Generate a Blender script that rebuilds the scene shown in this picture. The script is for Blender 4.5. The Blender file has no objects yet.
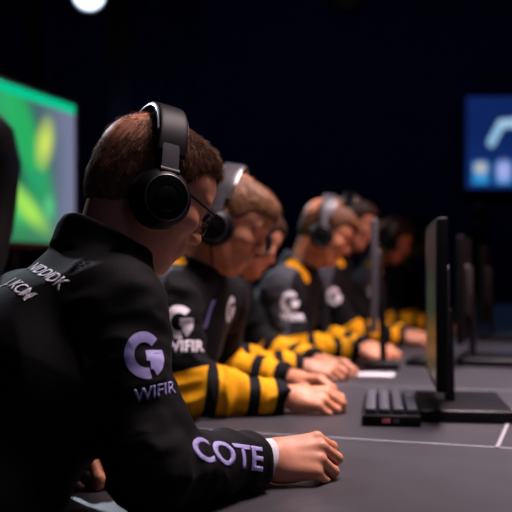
import bpy, bmesh, math, random
import numpy as np
from mathutils import Vector, Matrix
from mathutils.bvhtree import BVHTree

R = math.radians
SC = bpy.context.scene
COL = SC.collection

# ------------------------------------------------------------------ camera, world, large lights, exposure
cam_d = bpy.data.cameras.new('camera')
cam = bpy.data.objects.new('camera', cam_d); COL.objects.link(cam)
cam.location = (0, 0, 1.08); cam.rotation_euler = (R(90), 0, 0)
cam_d.sensor_width = 36; cam_d.lens = 900 / 512 * 36; cam_d.shift_y = 16 / 512
cam_d.clip_start = .05
cam_d.dof.use_dof = True; cam_d.dof.focus_distance = 1.42; cam_d.dof.aperture_fstop = 3.3
SC.camera = cam
vs = SC.view_settings
vs.view_transform = 'Standard'; vs.look = 'None'; vs.gamma = 1; vs.exposure = 0.0
try: vs.use_curve_mapping = False
except Exception: pass

world = bpy.data.worlds.new('world'); SC.world = world; world.use_nodes = True
world.node_tree.nodes['Background'].inputs[0].default_value = (.02, .03, .09, 1)
world.node_tree.nodes['Background'].inputs[1].default_value = .02

def area(name, loc, target, sx, sy, power, col, spread=180):
    d = bpy.data.lights.new(name, 'AREA'); d.shape = 'RECTANGLE'; d.size = sx; d.size_y = sy
    d.energy = power; d.color = col; d.spread = R(spread)
    o = bpy.data.objects.new(name, d); COL.objects.link(o); o.location = loc
    o.rotation_euler = (Vector(target) - Vector(loc)).to_track_quat('-Z', 'Y').to_euler()
    return o
def spot(name, loc, target, power, col, angle=40, blend=.6, size=.12):
    d = bpy.data.lights.new(name, 'SPOT'); d.energy = power; d.color = col
    d.spot_size = R(angle); d.spot_blend = blend; d.shadow_soft_size = size
    o = bpy.data.objects.new(name, d); COL.objects.link(o); o.location = loc
    o.rotation_euler = (Vector(target) - Vector(loc)).to_track_quat('-Z', 'Y').to_euler()
    return o

# overhead strip wash above the middle of the table, running with the row
w_ = area('wash_over_table', (.85, 2.55, 3.0), (1.15, 3.1, 0), .6, 2.4, 62, (1, .78, .80), 90); w_.rotation_euler = (R(0), R(3), R(-17))
# warm stage wash coming from across the table towards the faces
spot('warm_wash_far', (4.3, 3.4, 2.5), (.25, 3.9, 1.05), 210, (1, .24, .13), 46, .8, .25)
spot('warm_wash_near', (1.7, 2.7, 2.6), (.02, 1.8, .85), 40, (1, .55, .42), 34, .8, .2)
# cool back light on hair and shoulders
spot('rim_near', (-2.2, 4.6, 3.3), (-.25, 1.5, 1.2), 190, (.80, .87, 1), 40, .7, .15)
spot('rim_row', (-1.6, 6.8, 3.4), (.2, 3.4, 1.1), 280, (.72, .84, 1), 50, .7, .15)
# weak violet fill added from behind the photographer's side, no lamp there
spot('violet_fill', (1.6, -2.2, 2.6), (0, 1.7, .9), 17, (.45, .45, 1), 40, .7, .5)
# faint blue fill added to tint the far end of the hall
area('blue_fill', (1, 9.4, 4.8), (1, 13, 2.0), 8, .6, 20, (.12, .2, 1), 150)

# ------------------------------------------------------------------ frames
TH = R(17)
F = np.array((math.cos(TH), -math.sin(TH), 0)); L = np.array((math.sin(TH), math.cos(TH), 0)); Z = np.array((0, 0, 1.))
EDGE = np.array((-.36, 1.30, 0))
TZ = .74
def tab(p, q, z=TZ):          # p along the row from EDGE, q across the table from the players' edge
    return EDGE + L * p + F * q + Z * z

# ------------------------------------------------------------------ materials
def mat(name, col, rough=.6, metal=0., spec=.5, noise=0., nscale=60, bump=0., bscale=200, sheen=0., sub=0., emit=None, estr=0., alpha=1.):
    m = bpy.data.materials.new(name); m.use_nodes = True
    nt = m.node_tree; b = nt.nodes['Principled BSDF']
    b.inputs['Base Color'].default_value = (*col, 1); b.inputs['Roughness'].default_value = rough
    b.inputs['Metallic'].default_value = metal; b.inputs['Specular IOR Level'].default_value = spec
    tc = nt.nodes.new('ShaderNodeTexCoord')
    if noise:
        n = nt.nodes.new('ShaderNodeTexNoise'); n.inputs['Scale'].default_value = nscale; n.inputs['Detail'].default_value = 4
        nt.links.new(tc.outputs['Object'], n.inputs['Vector'])
        r = nt.nodes.new('ShaderNodeValToRGB')
        r.color_ramp.elements[0].position = .3; r.color_ramp.elements[1].position = .7
        r.color_ramp.elements[0].color = (*[c * (1 - noise) for c in col], 1)
        r.color_ramp.elements[1].color = (*[min(1, c * (1 + noise)) for c in col], 1)
        nt.links.new(n.outputs['Fac'], r.inputs['Fac']); nt.links.new(r.outputs['Color'], b.inputs['Base Color'])
    if bump:
        n = nt.nodes.new('ShaderNodeTexNoise'); n.inputs['Scale'].default_value = bscale; n.inputs['Detail'].default_value = 3
        nt.links.new(tc.outputs['Object'], n.inputs['Vector'])
        bp = nt.nodes.new('ShaderNodeBump'); bp.inputs['Strength'].default_value = bump; bp.inputs['Distance'].default_value = .002
        nt.links.new(n.outputs['Fac'], bp.inputs['Height']); nt.links.new(bp.outputs['Normal'], b.inputs['Normal'])
    if sheen: b.inputs['Sheen Weight'].default_value = sheen
    if sub:
        b.inputs['Subsurface Weight'].default_value = sub
        b.inputs['Subsurface Radius'].default_value = (.012, .005, .003); b.inputs['Subsurface Scale'].default_value = .5
    if emit:
        b.inputs['Emission Color'].default_value = (*emit, 1); b.inputs['Emission Strength'].default_value = estr
    return m

M = {}
M['floor'] = mat('hall_floor', (.012, .012, .016), .5, noise=.3, nscale=3)
M['wall'] = mat('hall_wall', (.006, .008, .018), .9, noise=.3, nscale=2)
M['ceiling'] = mat('hall_ceiling', (.004, .004, .006), .9, noise=.2, nscale=2)
M['table'] = mat('grey_laminate', (.033, .033, .042), .45, noise=.10, nscale=14, bump=.05, bscale=400)
M['tape'] = mat('pale_seam', (.28, .28, .32), .6, noise=.1, nscale=60)
M['black_metal'] = mat('black_metal', (.01, .01, .012), .4, .6, noise=.2)
M['black_plastic'] = mat('black_plastic', (.004, .004, .005), .45, spec=.1, noise=.2, nscale=90)
M['matte_plastic'] = mat('matte_plastic', (.006, .006, .007), .6, noise=.2, nscale=90)
M['key'] = mat('keycap', (.035, .038, .06), .5, noise=.15, nscale=80)
M['silver'] = mat('brushed_silver', (.45, .46, .5), .3, .9, noise=.1)
M['red_mark'] = mat('red_mark', (.5, .12, .12), .5, noise=.1)
M['leather'] = mat('black_leather', (.008, .008, .009), .38, noise=.25, nscale=30, bump=.2, bscale=300)
M['pad'] = mat('ear_pad_leather', (.006, .006, .007), .5, noise=.2, nscale=60)
M['grey_band'] = mat('grey_band', (.06, .06, .07), .35, noise=.1)
M['letter'] = mat('lavender_print', (.40, .37, .78), .6, noise=.08, nscale=150)
M['letter_white'] = mat('white_print', (.75, .72, .8), .6, noise=.1, nscale=150)
M['letter_blue'] = mat('blue_print', (.2, .2, .62), .6, noise=.1, nscale=150)
M['silver_shell'] = mat('grey_shell', (.09, .09, .105), .4, .2, noise=.1)
M['bezel_grey'] = mat('grey_bezel', (.10, .09, .10), .4, noise=.1)
M['cuff'] = mat('white_cuff', (.62, .62, .68), .8, noise=.06, nscale=200, bump=.2, bscale=600)
M['trousers'] = mat('dark_trousers', (.012, .013, .018), .85, noise=.2, nscale=80)
M['shoe'] = mat('dark_shoe', (.02, .02, .022), .5, noise=.2)
M['paper'] = mat('white_card', (.6, .6, .65), .7, noise=.05)
M['drape'] = mat('navy_drape', (.02, .03, .09), .9, noise=.3, nscale=6)
M['lens_lamp'] = mat('lamp_lens', (.6, .65, .8), .1, emit=(.7, .8, 1), estr=3.0)
M['lens_dim'] = mat('lamp_lens_unlit', (.25, .25, .28), .15, noise=.1)
M['standby'] = mat('standby_light', (.1, .1, .1), .3, emit=(1, .6, .1), estr=.5)
M['glasses_frame'] = mat('gunmetal_frame', (.02, .02, .02), .3, .7, noise=.1)
def glass_mat():
    m = bpy.data.materials.new('spectacle_glass'); m.use_nodes = True; nt = m.node_tree
    for n in list(nt.nodes): nt.nodes.remove(n)
    o = nt.nodes.new('ShaderNodeOutputMaterial'); mx = nt.nodes.new('ShaderNodeMixShader')
    t = nt.nodes.new('ShaderNodeBsdfTransparent'); g = nt.nodes.new('ShaderNodeBsdfGlossy')
    t.inputs[0].default_value = (.9, .92, .85, 1); g.inputs['Roughness'].default_value = .05
    mx.inputs[0].default_value = .12
    nt.links.new(t.outputs[0], mx.inputs[1]); nt.links.new(g.outputs[0], mx.inputs[2]); nt.links.new(mx.outputs[0], o.inputs[0])
    return m
M['glass'] = glass_mat()
def skin(name, col):
    m = mat(name, col, .5, spec=.35, noise=.12, nscale=35, bump=.08, bscale=260, sub=.12)
    return m
def hair_mat(name, col):
    return mat(name, col, .55, spec=.2, noise=.35, nscale=120)

def jersey_mat(name, base, yellow=(.80, .36, .005), stripes=True):
    m = mat(name, base, .75, spec=.12, bump=.25, bscale=420)
    nt = m.node_tree; b = nt.nodes['Principled BSDF']
    b.inputs['Sheen Weight'].default_value = .012; b.inputs['Sheen Roughness'].default_value = .4
    n = nt.nodes.new('ShaderNodeTexNoise'); n.inputs['Scale'].default_value = 40
    tc = nt.nodes.new('ShaderNodeTexCoord'); nt.links.new(tc.outputs['Object'], n.inputs['Vector'])
    mxn = nt.nodes.new('ShaderNodeMix'); mxn.data_type = 'RGBA'
    mxn.inputs[6].default_value = (*[c * .7 for c in base], 1); mxn.inputs[7].default_value = (*[c * 1.3 for c in base], 1)
    nt.links.new(n.outputs['Fac'], mxn.inputs[0])
    if stripes:
        at = nt.nodes.new('ShaderNodeAttribute'); at.attribute_name = 'yellow'
        gt = nt.nodes.new('ShaderNodeMath'); gt.operation = 'GREATER_THAN'; gt.inputs[1].default_value = 0
        nt.links.new(at.outputs['Fac'], gt.inputs[0])
        my = nt.nodes.new('ShaderNodeMix'); my.data_type = 'RGBA'; my.inputs[7].default_value = (*yellow, 1)
        ay = nt.nodes.new('ShaderNodeAttribute'); ay.attribute_name = 'yoke'
        gy = nt.nodes.new('ShaderNodeMath'); gy.operation = 'GREATER_THAN'; gy.inputs[1].default_value = 0
        nt.links.new(ay.outputs['Fac'], gy.inputs[0])
        mk = nt.nodes.new('ShaderNodeMix'); mk.data_type = 'RGBA'; mk.inputs[7].default_value = (.055, .06, .075, 1)
        nt.links.new(gy.outputs[0], mk.inputs[0]); nt.links.new(mxn.outputs[2], mk.inputs[6])
        nt.links.new(gt.outputs[0], my.inputs[0]); nt.links.new(mk.outputs[2], my.inputs[6])
        nt.links.new(my.outputs[2], b.inputs['Base Color'])
    else:
        nt.links.new(mxn.outputs[2], b.inputs['Base Color'])
    return m
M['jersey_black'] = jersey_mat('black_team_jersey', (.0032, .0034, .005), stripes=False)
M['jersey_striped'] = jersey_mat('striped_team_jersey', (.0048, .005, .007))
M['jersey_plain'] = jersey_mat('dark_crew_shirt', (.012, .012, .016), stripes=False)

# ------------------------------------------------------------------ object helpers
def empty(name, loc, rz=0.):
    o = bpy.data.objects.new(name, None); COL.objects.link(o)
    o.location = loc; o.rotation_euler = (0, 0, rz); o.empty_display_size = .1
    return o
def tag(o, label, cat, group=None):
    o['label'] = label; o['category'] = cat
    if group: o['group'] = group
    return o
def structure(o):
    o['kind'] = 'structure'; return o
def link(name, me, parent=None, loc=None):
    o = bpy.data.objects.new(name, me); COL.objects.link(o)
    if parent is not None: o.parent = parent
    if loc is not None: o.location = loc
    return o
def np_mesh(name, V, Q, m, smooth=True):
    me = bpy.data.meshes.new(name)
    V = np.ascontiguousarray(V, np.float32); Q = np.ascontiguousarray(Q, np.int32)
    k = Q.shape[1]
    me.vertices.add(len(V)); me.vertices.foreach_set('co', V.ravel())
    me.loops.add(Q.size); me.loops.foreach_set('vertex_index', Q.ravel())
    me.polygons.add(len(Q)); me.polygons.foreach_set('loop_start', np.arange(0, Q.size, k, dtype=np.int32))
    me.update(calc_edges=True)
    me.polygons.foreach_set('use_smooth', np.full(len(Q), smooth))
    me.materials.append(m); me.update()
    return me

class MB:
    """collects simple solids into one mesh"""
    def __init__(s): s.bm = bmesh.new()
    def box(s, c, size, rot=None, bevel=0.):
        r = bmesh.ops.create_cube(s.bm, size=1)
        vs_ = r['verts']
        for v in vs_: v.co = Vector((v.co.x * size[0], v.co.y * size[1], v.co.z * size[2]))
        if bevel:
            es = list({e for v in vs_ for e in v.link_edges})
            rb = bmesh.ops.bevel(s.bm, geom=es, offset=bevel, segments=3, profile=.5, affect='EDGES')
            vs_ = list({v for f in rb['faces'] for v in f.verts} | {v for v in vs_ if v.is_valid})
        mt = (rot or Matrix.Identity(3)).to_4x4(); mt.translation = Vector(c)
        bmesh.ops.transform(s.bm, matrix=mt, verts=vs_)
        return s
    def tube(s, pts, rad, n=10, caps=True, flat=None):
        """pts list; rad number or list; flat=(axis vector, width, thick) gives a strap section"""
        pts = [Vector(p) for p in pts]; rings = []
        for i, p in enumerate(pts):
            t = (pts[min(i + 1, len(pts) - 1)] - pts[max(i - 1, 0)]).normalized()
            if flat: a = Vector(flat[0]); a = (a - t * a.dot(t)).normalized()
            else:
                a = Vector((0, 0, 1)) if abs(t.z) < .9 else Vector((1, 0, 0)); a = (a - t * a.dot(t)).normalized()
            b = t.cross(a)
            r = rad[i] if isinstance(rad, (list, tuple)) else rad
            ring = []
            for k in range(n):
                th = 2 * math.pi * k / n
                if flat:
                    cx, cy = math.cos(th), math.sin(th)
                    e = .35
                    x = flat[1] / 2 * math.copysign(abs(cx) ** e, cx); y = flat[2] / 2 * math.copysign(abs(cy) ** e, cy)
                    ring.append(s.bm.verts.new(p + (a * x + b * y) * (r if rad else 1)))
                else: ring.append(s.bm.verts.new(p + (a * math.cos(th) + b * math.sin(th)) * r))
            rings.append(ring)
        for i in range(len(rings) - 1):
            for k in range(n):
                s.bm.faces.new((rings[i][k], rings[i][(k + 1) % n], rings[i + 1][(k + 1) % n], rings[i + 1][k]))
        if caps:
            s.bm.faces.new(list(reversed(rings[0]))); s.bm.faces.new(rings[-1])
        return s
    def lathe(s, prof, c=(0, 0, 0), axis=(0, 0, 1), n=32):
        """prof list of (r, h) along axis"""
        ax = Vector(axis).normalized(); a = Vector((1, 0, 0)) if abs(ax.x) < .9 else Vector((0, 1, 0))
        a = (a - ax * a.dot(ax)).normalized(); b = ax.cross(a); c = Vector(c); rings = []
        for r, h in prof:
            if r < 1e-6: rings.append([s.bm.verts.new(c + ax * h)]); continue
            rings.append([s.bm.verts.new(c + ax * h + (a * math.cos(2 * math.pi * k / n) + b * math.sin(2 * math.pi * k / n)) * r) for k in range(n)])
        for i in range(len(rings) - 1):
            p, q = rings[i], rings[i + 1]
            for k in range(n):
                k2 = (k + 1) % n
                if len(p) == 1 and len(q) == 1: continue
                if len(p) == 1: s.bm.faces.new((p[0], q[k2], q[k]))
                elif len(q) == 1: s.bm.faces.new((p[k], p[k2], q[0]))
                else: s.bm.faces.new((p[k], p[k2], q[k2], q[k]))
        return s
    def build(s, name, m, parent=None, smooth=False, loc=None, angle=40):
        bmesh.ops.recalc_face_normals(s.bm, faces=s.bm.faces)
        me = bpy.data.meshes.new(name); s.bm.to_mesh(me); s.bm.free(); me.materials.append(m)
        me.polygons.foreach_set('use_smooth', np.full(len(me.polygons), bool(smooth)))
        if smooth:
            try: me.set_sharp_from_angle(angle=R(angle))
            except Exception: pass
        return link(name, me, parent, loc)

# ------------------------------------------------------------------ implicit-surface modelling (numpy)
def A3(*p): return np.array(p, float)
def unit(v): v = np.asarray(v, float); return v / np.linalg.norm(v)
def vnoise(P, f, seed=0):
    P = P * f; I = np.floor(P).astype(np.int64); u = P - I; u = u * u * (3 - 2 * u)
    def h(i, j, k):
        n = (i * 374761393 + j * 668265263 + k * 2147483647 + seed * 1274126177) & 0xffffffff
        n = ((n ^ (n >> 13)) * 1274126177) & 0xffffffff
        return ((n ^ (n >> 16)) & 0xffff) / 65535.
    i, j, k = I[..., 0], I[..., 1], I[..., 2]; x, y, z = u[..., 0], u[..., 1], u[..., 2]
    l = lambda a, b, t: a + (b - a) * t
    return l(l(l(h(i, j, k), h(i + 1, j, k), x), l(h(i, j + 1, k), h(i + 1, j + 1, k), x), y),
             l(l(h(i, j, k + 1), h(i + 1, j, k + 1), x), l(h(i, j + 1, k + 1), h(i + 1, j + 1, k + 1), x), y), z) * 2 - 1

def d_cap(a, b, ra, rb):
    a = np.asarray(a, float); b = np.asarray(b, float); ab = b - a; L2 = ab @ ab + 1e-12
    def f(P):
        q = P - a; t = np.clip(q @ ab / L2, 0, 1)
        return np.linalg.norm(q - t[..., None] * ab, axis=-1) - (ra + (rb - ra) * t)
    r = max(ra, rb)
    return f, np.minimum(a, b) - r, np.maximum(a, b) + r
def d_ell(c, rad, B=None):
    """B rows = local axes"""
    c = np.asarray(c, float); rad = np.asarray(rad, float); B = np.eye(3) if B is None else np.asarray(B, float)
    def f(P):
        q = (P - c) @ B.T
        k0 = np.linalg.norm(q / rad, axis=-1); k1 = np.linalg.norm(q / rad ** 2, axis=-1) + 1e-9
        return k0 * (k0 - 1) / k1
    e = np.sqrt(((B * rad[:, None]) ** 2).sum(0))
    return f, c - e, c + e
def d_ecap(a, b, s, ra, rb):
    """capsule with an elliptic section: s = side axis, ra/rb = (side radius, depth radius)"""
    a = np.asarray(a, float); b = np.asarray(b, float); ab = b - a; ln = np.linalg.norm(ab); ax = ab / ln
    s = unit(np.asarray(s) - ax * (np.asarray(s) @ ax)); n = np.cross(ax, s)
    def f(P):
        q = P - a; t = np.clip(q @ ax / ln, 0, 1); w = q - (t * ln)[..., None] * ax
        rs = ra[0] + (rb[0] - ra[0]) * t; rn = ra[1] + (rb[1] - ra[1]) * t
        ws, wn, wa = w @ s, w @ n, w @ ax
        k0 = np.sqrt((ws / rs) ** 2 + (wn / rn) ** 2 + (wa / rn) ** 2)
        k1 = np.sqrt((ws / rs ** 2) ** 2 + (wn / rn ** 2) ** 2 + (wa / rn ** 2) ** 2) + 1e-9
        return k0 * (k0 - 1) / k1
    r = max(ra + rb)
    return f, np.minimum(a, b) - r, np.maximum(a, b) + r
def d_ring(c, ax, rad, th, half):
    """short tube wall around ax: radius rad, wall th, half height half"""
    c = np.asarray(c, float); ax = unit(ax)
    def f(P):
        q = P - c; h = q @ ax; r = np.linalg.norm(q - h[..., None] * ax, axis=-1)
        dx = np.abs(r - rad) - th / 2 + .004; dy = np.abs(h) - half + .004
        return np.minimum(np.maximum(dx, dy), 0) + np.hypot(np.maximum(dx, 0), np.maximum(dy, 0)) - .004
    r = rad + th + half
    return f, c - r, c + r

class Field:
    def __init__(s, lo, hi, h):
        s.lo = np.asarray(lo, float); s.h = h
        s.n = np.ceil((np.asarray(hi) - s.lo) / h).astype(int) + 1
        s.D = np.full(s.n, .2, np.float32)
    def sub(s, lo, hi, pad):
        i0 = np.clip(np.floor((lo - pad - s.lo) / s.h).astype(int), 0, s.n); i1 = np.clip(np.ceil((hi + pad - s.lo) / s.h).astype(int) + 1, 0, s.n)
        if np.any(i1 <= i0): return None, None
        g = [s.lo[k] + np.arange(i0[k], i1[k]) * s.h for k in range(3)]
        P = np.stack(np.meshgrid(*g, indexing='ij'), -1)
        return tuple(slice(a, b) for a, b in zip(i0, i1)), P
    def add(s, prim, k=.01):
        f, lo, hi = prim; sl, P = s.sub(lo, hi, k + 3 * s.h + .012)
        if sl is None: return
        a = s.D[sl]; b = f(P).astype(np.float32)
        w = np.maximum(k - np.abs(a - b), 0) / k
        s.D[sl] = np.minimum(a, b) - w * w * k * .25
    def cut(s, prim, k=.006):
        f, lo, hi = prim; sl, P = s.sub(lo, hi, k + 3 * s.h + .012)
        if sl is None: return
        a = s.D[sl]; b = -f(P).astype(np.float32)
        w = np.maximum(k - np.abs(a - b), 0) / k
        s.D[sl] = np.maximum(a, b) + w * w * k * .25
    def clip(s, fn, lo, hi, k=.004):
        """intersect with fn(P) < 0 inside a box"""
        sl, P = s.sub(np.asarray(lo, float), np.asarray(hi, float), 0)
        if sl is None: return
        a = s.D[sl]; b = fn(P).astype(np.float32)
        w = np.maximum(k - np.abs(a - b), 0) / k
        s.D[sl] = np.maximum(a, b) + w * w * k * .25
    def displace(s, fn, band=.03):
        idx = np.argwhere(np.abs(s.D) < band)
        P = s.lo + idx * s.h
        s.D[tuple(idx.T)] += fn(P).astype(np.float32)
    def mesh(s):
        D = s.D; D[0] = D[-1] = .05; D[:, 0] = D[:, -1] = .05; D[:, :, 0] = D[:, :, -1] = .05
        S = D < 0; n = s.n - 1
        cnt = np.zeros(n, np.int8)
        for a in (0, 1):
            for b in (0, 1):
                for c in (0, 1): cnt += S[a:a + n[0], b:b + n[1], c:c + n[2]]
        act = (cnt > 0) & (cnt < 8); cells = np.argwhere(act)
        ids = np.full(n, -1, np.int32); ids[act] = np.arange(len(cells))
        acc = np.zeros((len(cells), 3)); num = np.zeros(len(cells))
        C = [(a, b, c) for a in (0, 1) for b in (0, 1) for c in (0, 1)]
        val = {o: D[cells[:, 0] + o[0], cells[:, 1] + o[1], cells[:, 2] + o[2]].astype(float) for o in C}
        for o in C:
            for ax in range(3):
                if o[ax]: continue
                o2 = list(o); o2[ax] = 1; o2 = tuple(o2)
                va, vb = val[o], val[o2]; cr = (va < 0) != (vb < 0)
                t = np.where(cr, va / np.where(cr, va - vb, 1), 0)
                p = np.tile(np.array(o, float), (len(cells), 1)); p[:, ax] += t
                acc[cr] += p[cr]; num[cr] += 1
        V = s.lo + (cells + acc / num[:, None]) * s.h
        quads = []
        for ax in range(3):
            b, c = (ax + 1) % 3, (ax + 2) % 3
            s0 = [slice(None)] * 3; s1 = [slice(None)] * 3; s0[ax] = slice(0, -1); s1[ax] = slice(1, None)
            cr = S[tuple(s0)] != S[tuple(s1)]
            e = np.argwhere(cr); e = e[(e[:, b] > 0) & (e[:, c] > 0) & (e[:, b] < n[b]) & (e[:, c] < n[c])]
            def cid(db, dc):
                q = e.copy(); q[:, b] -= db; q[:, c] -= dc; return ids[q[:, 0], q[:, 1], q[:, 2]]
            q = np.stack([cid(0, 0), cid(1, 0), cid(1, 1), cid(0, 1)], 1)
            fl = S[e[:, 0], e[:, 1], e[:, 2]]
            q[~fl] = q[~fl][:, ::-1]
            quads.append(q)
        return V, np.concatenate(quads)

# ------------------------------------------------------------------ the hall
def slab(name, c, size, m, rz=0.):
    o = MB().box((0, 0, 0), size).build(name, m); o.location = c; o.rotation_euler = (0, 0, rz); return structure(o)
slab('floor', (1, 5, -.05), (18, 20, .1), M['floor'])
slab('wall_back', (1, 13.1, 2.6), (18, .2, 5.4), M['wall'])
slab('wall_left', (-6.9, 5, 2.6), (.2, 20, 5.4), M['wall'])
slab('wall_right', (9.9, 5, 2.6), (.2, 20, 5.4), M['wall'])
slab('wall_front', (1, -4.9, 2.6), (18, .2, 5.4), M['wall'])
slab('ceiling', (1, 5, 5.3), (18, 20, .1), M['ceiling'])
for cx, cy, w in ((-2.18, 9.0, .16), (-1.30, 8.6, .20)):
    o = MB().box((0, 0, 2.6), (w, w, 5.2), bevel=.01).build('column', mat('column_paint', (.22, .23, .27), .7, noise=.1, nscale=5))
    o.location = (cx, cy, 0); structure(o)

# navy pleated drape standing in for a dim blue glow at the back
bm = MB(); n = 60; pts0 = []
for i in range(n + 1):
    x = -.55 * (1 - 2 * i / n) / 2 * 1.6; y = .03 * math.sin(i * 1.1)
    pts0.append((x, y))
fr = [[bm.bm.verts.new((x, y + s, z)) for (x, y) in pts0] for s in (0, .006) for z in (.02, 5.2)]
for a, b in ((0, 1), (3, 2), (2, 0), (1, 3)):
    for i in range(n): bm.bm.faces.new((fr[a][i], fr[a][i + 1], fr[b][i + 1], fr[b][i]))
for i in (0, n): bm.bm.faces.new((fr[0][i], fr[1][i], fr[3][i], fr[2][i]))
dr = bm.build('blue_glow_curtain', M['drape'], smooth=True); dr.location = (-.95, 9.3, 0)
tag(dr, 'narrow navy pleated curtain standing in for a blue glow beside the dark columns', 'curtain')
spot('drape_glow', (-1.0, 7.6, .4), (-.95, 9.3, 2.4), 25, (.2, .35, 1), 50, .8, .1)  # unseen spot that lights the drape for the blue glow

# ------------------------------------------------------------------ long table
LEN0, LEN1, WID = -.62, 8.6, 1.6
tb = empty('long_table', EDGE + L * 3.5 + F * .8); tag(tb, 'long grey laminate competition table under all the keyboards and screens', 'table')
def rotF(): return Matrix.Rotation(-TH, 3, 'Z')       # local x = F, local y = L
def add_tab(name, p, q, z, size, m, parent, bevel=0., smooth=False):
    c = Vector(tab(p, q, z)) - parent.location
    return MB().box(c, size, rotF(), bevel).build(name, m, parent, smooth)
pc = (LEN0 + LEN1) / 2; ln = LEN1 - LEN0
add_tab('tabletop', pc, WID / 2, TZ - .0175, (WID, ln, .035), M['table'], tb, .004)
add_tab('modesty_panel', pc, WID / 2, .42, (.02, ln - .3, .5), M['matte_plastic'], tb)
for p in (LEN0 + .25, 1.75, 4.05, 6.3, LEN1 - .25):
    for q in (.22, WID - .22):
        b = MB(); b.box(Vector(tab(p, q, .36)) - tb.location, (.06, .06, .69), rotF(), .004)
        b.box(Vector(tab(p, q, .015)) - tb.location, (.16, .08, .03), rotF(), .004)
        b.build('leg', M['black_metal'], tb)
def seam(a, b, w):
    a, b = Vector((*a, TZ + .0006)), Vector((*b, TZ + .0006)); d = b - a
    m_ = Matrix.Rotation(math.atan2(d.y, d.x), 3, 'Z')
    MB().box((a + b) / 2 - tb.location, (d.length, w, .0012), m_).build('seam_strip', M['tape'], tb)
seam((-.31, 2.0), (1.16, 1.508), .0075)
seam((.465, 1.737), (.93, 3.04), .0075)
seam((.93, 3.04), (1.75, 5.35), .0075)
seam((.13, 2.76), (1.40, 2.345), .005)

# ------------------------------------------------------------------ decals wrapped on cloth
def glyph_mesh(text, size, bold=0.02, shear=0., stretch=1.):
    cu = bpy.data.curves.new('lettering', 'FONT'); cu.body = text; cu.size = 1; cu.offset = bold; cu.shear = shear
    cu.align_x = 'CENTER'; cu.align_y = 'CENTER'; cu.resolution_u = 4
    o = bpy.data.objects.new('lettering', cu); COL.objects.link(o)
    bpy.context.view_layer.update()
    me = bpy.data.meshes.new_from_object(o.evaluated_get(bpy.context.evaluated_depsgraph_get()))
    bm = bmesh.new(); bm.from_mesh(me)
    bpy.data.objects.remove(o); bpy.data.curves.remove(cu); bpy.data.meshes.remove(me)
    for v in bm.verts: v.co *= size; v.co.x *= stretch
    return bm
def logo_bm(size):
    """ring letter G: open ring, square tongue, broken lower right"""
    bm = bmesh.new()
    def arc(a0, a1, r0, r1, n):
        prev = None
        for i in range(n + 1):
            a = R(a0 + (a1 - a0) * i / n)
            cur = [bm.verts.new((math.cos(a) * r * .9, math.sin(a) * r, 0)) for r in (r0, (r0 + r1) / 2, r1)]
            if prev:
                for k in range(2): bm.faces.new((prev[k], prev[k + 1], cur[k + 1], cur[k]))
            prev = cur
    arc(42, 283, .27, .5, 30); arc(300, 364, .25, .5, 9)
    def quad(x0, y0, x1, y1, n=3):
        g = [[bm.verts.new((x0 + (x1 - x0) * i / n, y0 + (y1 - y0) * j / n, 0)) for j in range(n + 1)] for i in range(n + 1)]
        for i in range(n):
            for j in range(n): bm.faces.new((g[i][j], g[i + 1][j], g[i + 1][j + 1], g[i][j + 1]))
    quad(.02, -.12, .225, .10); quad(.225, .035, .45, .10)
    quad(.10, -.30, .2, -.12, 2)
    for v in bm.verts: v.co *= size
    return bm
def decal(bm, name, m, parent, base, bvh, origin, xd, yd, lift=.0008):
    xd = Vector(xd).normalized(); nd = xd.cross(Vector(yd)).normalized(); yd = nd.cross(xd)
    bmesh.ops.triangulate(bm, faces=bm.faces)
    for _ in range(4):
        es = [e for e in bm.edges if e.calc_length() > .006]
        if not es: break
        bmesh.ops.subdivide_edges(bm, edges=es, cuts=1)
        bmesh.ops.triangulate(bm, faces=bm.faces)
    bad = []
    for v in bm.verts:
        p = Vector(origin) + xd * v.co.x + yd * v.co.y
        hit = bvh.ray_cast(p + nd * .12, -nd, .3)
        if hit[0] is None: bad.append(v); v.co = p; continue
        v.co = hit[0] + nd * lift
    if bad: bmesh.ops.delete(bm, geom=bad, context='VERTS')
    if not bm.faces: bm.free(); return None
    ex = bmesh.ops.extrude_face_region(bm, geom=list(bm.faces))
    for v in [g for g in ex['geom'] if isinstance(g, bmesh.types.BMVert)]: v.co += nd * .0003
    for v in bm.verts: v.co -= Vector(base)
    bmesh.ops.recalc_face_normals(bm, faces=bm.faces)
    me = bpy.data.meshes.new(name); bm.to_mesh(me); bm.free(); me.materials.append(m)
    return link(name, me, parent)

# ------------------------------------------------------------------ people
def basis(yaw, pitch, roll=0.):
    """rows forward, left, up; yaw from +x, pitch down positive"""
    m = Matrix.Rotation(R(yaw), 3, 'Z') @ Matrix.Rotation(R(pitch), 3, 'Y') @ Matrix.Rotation(R(roll), 3, 'X')
    return np.array(m).T
def hpt(c, B, x, y, z): return np.asarray(c) + B[0] * x + B[1] * y + B[2] * z

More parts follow.
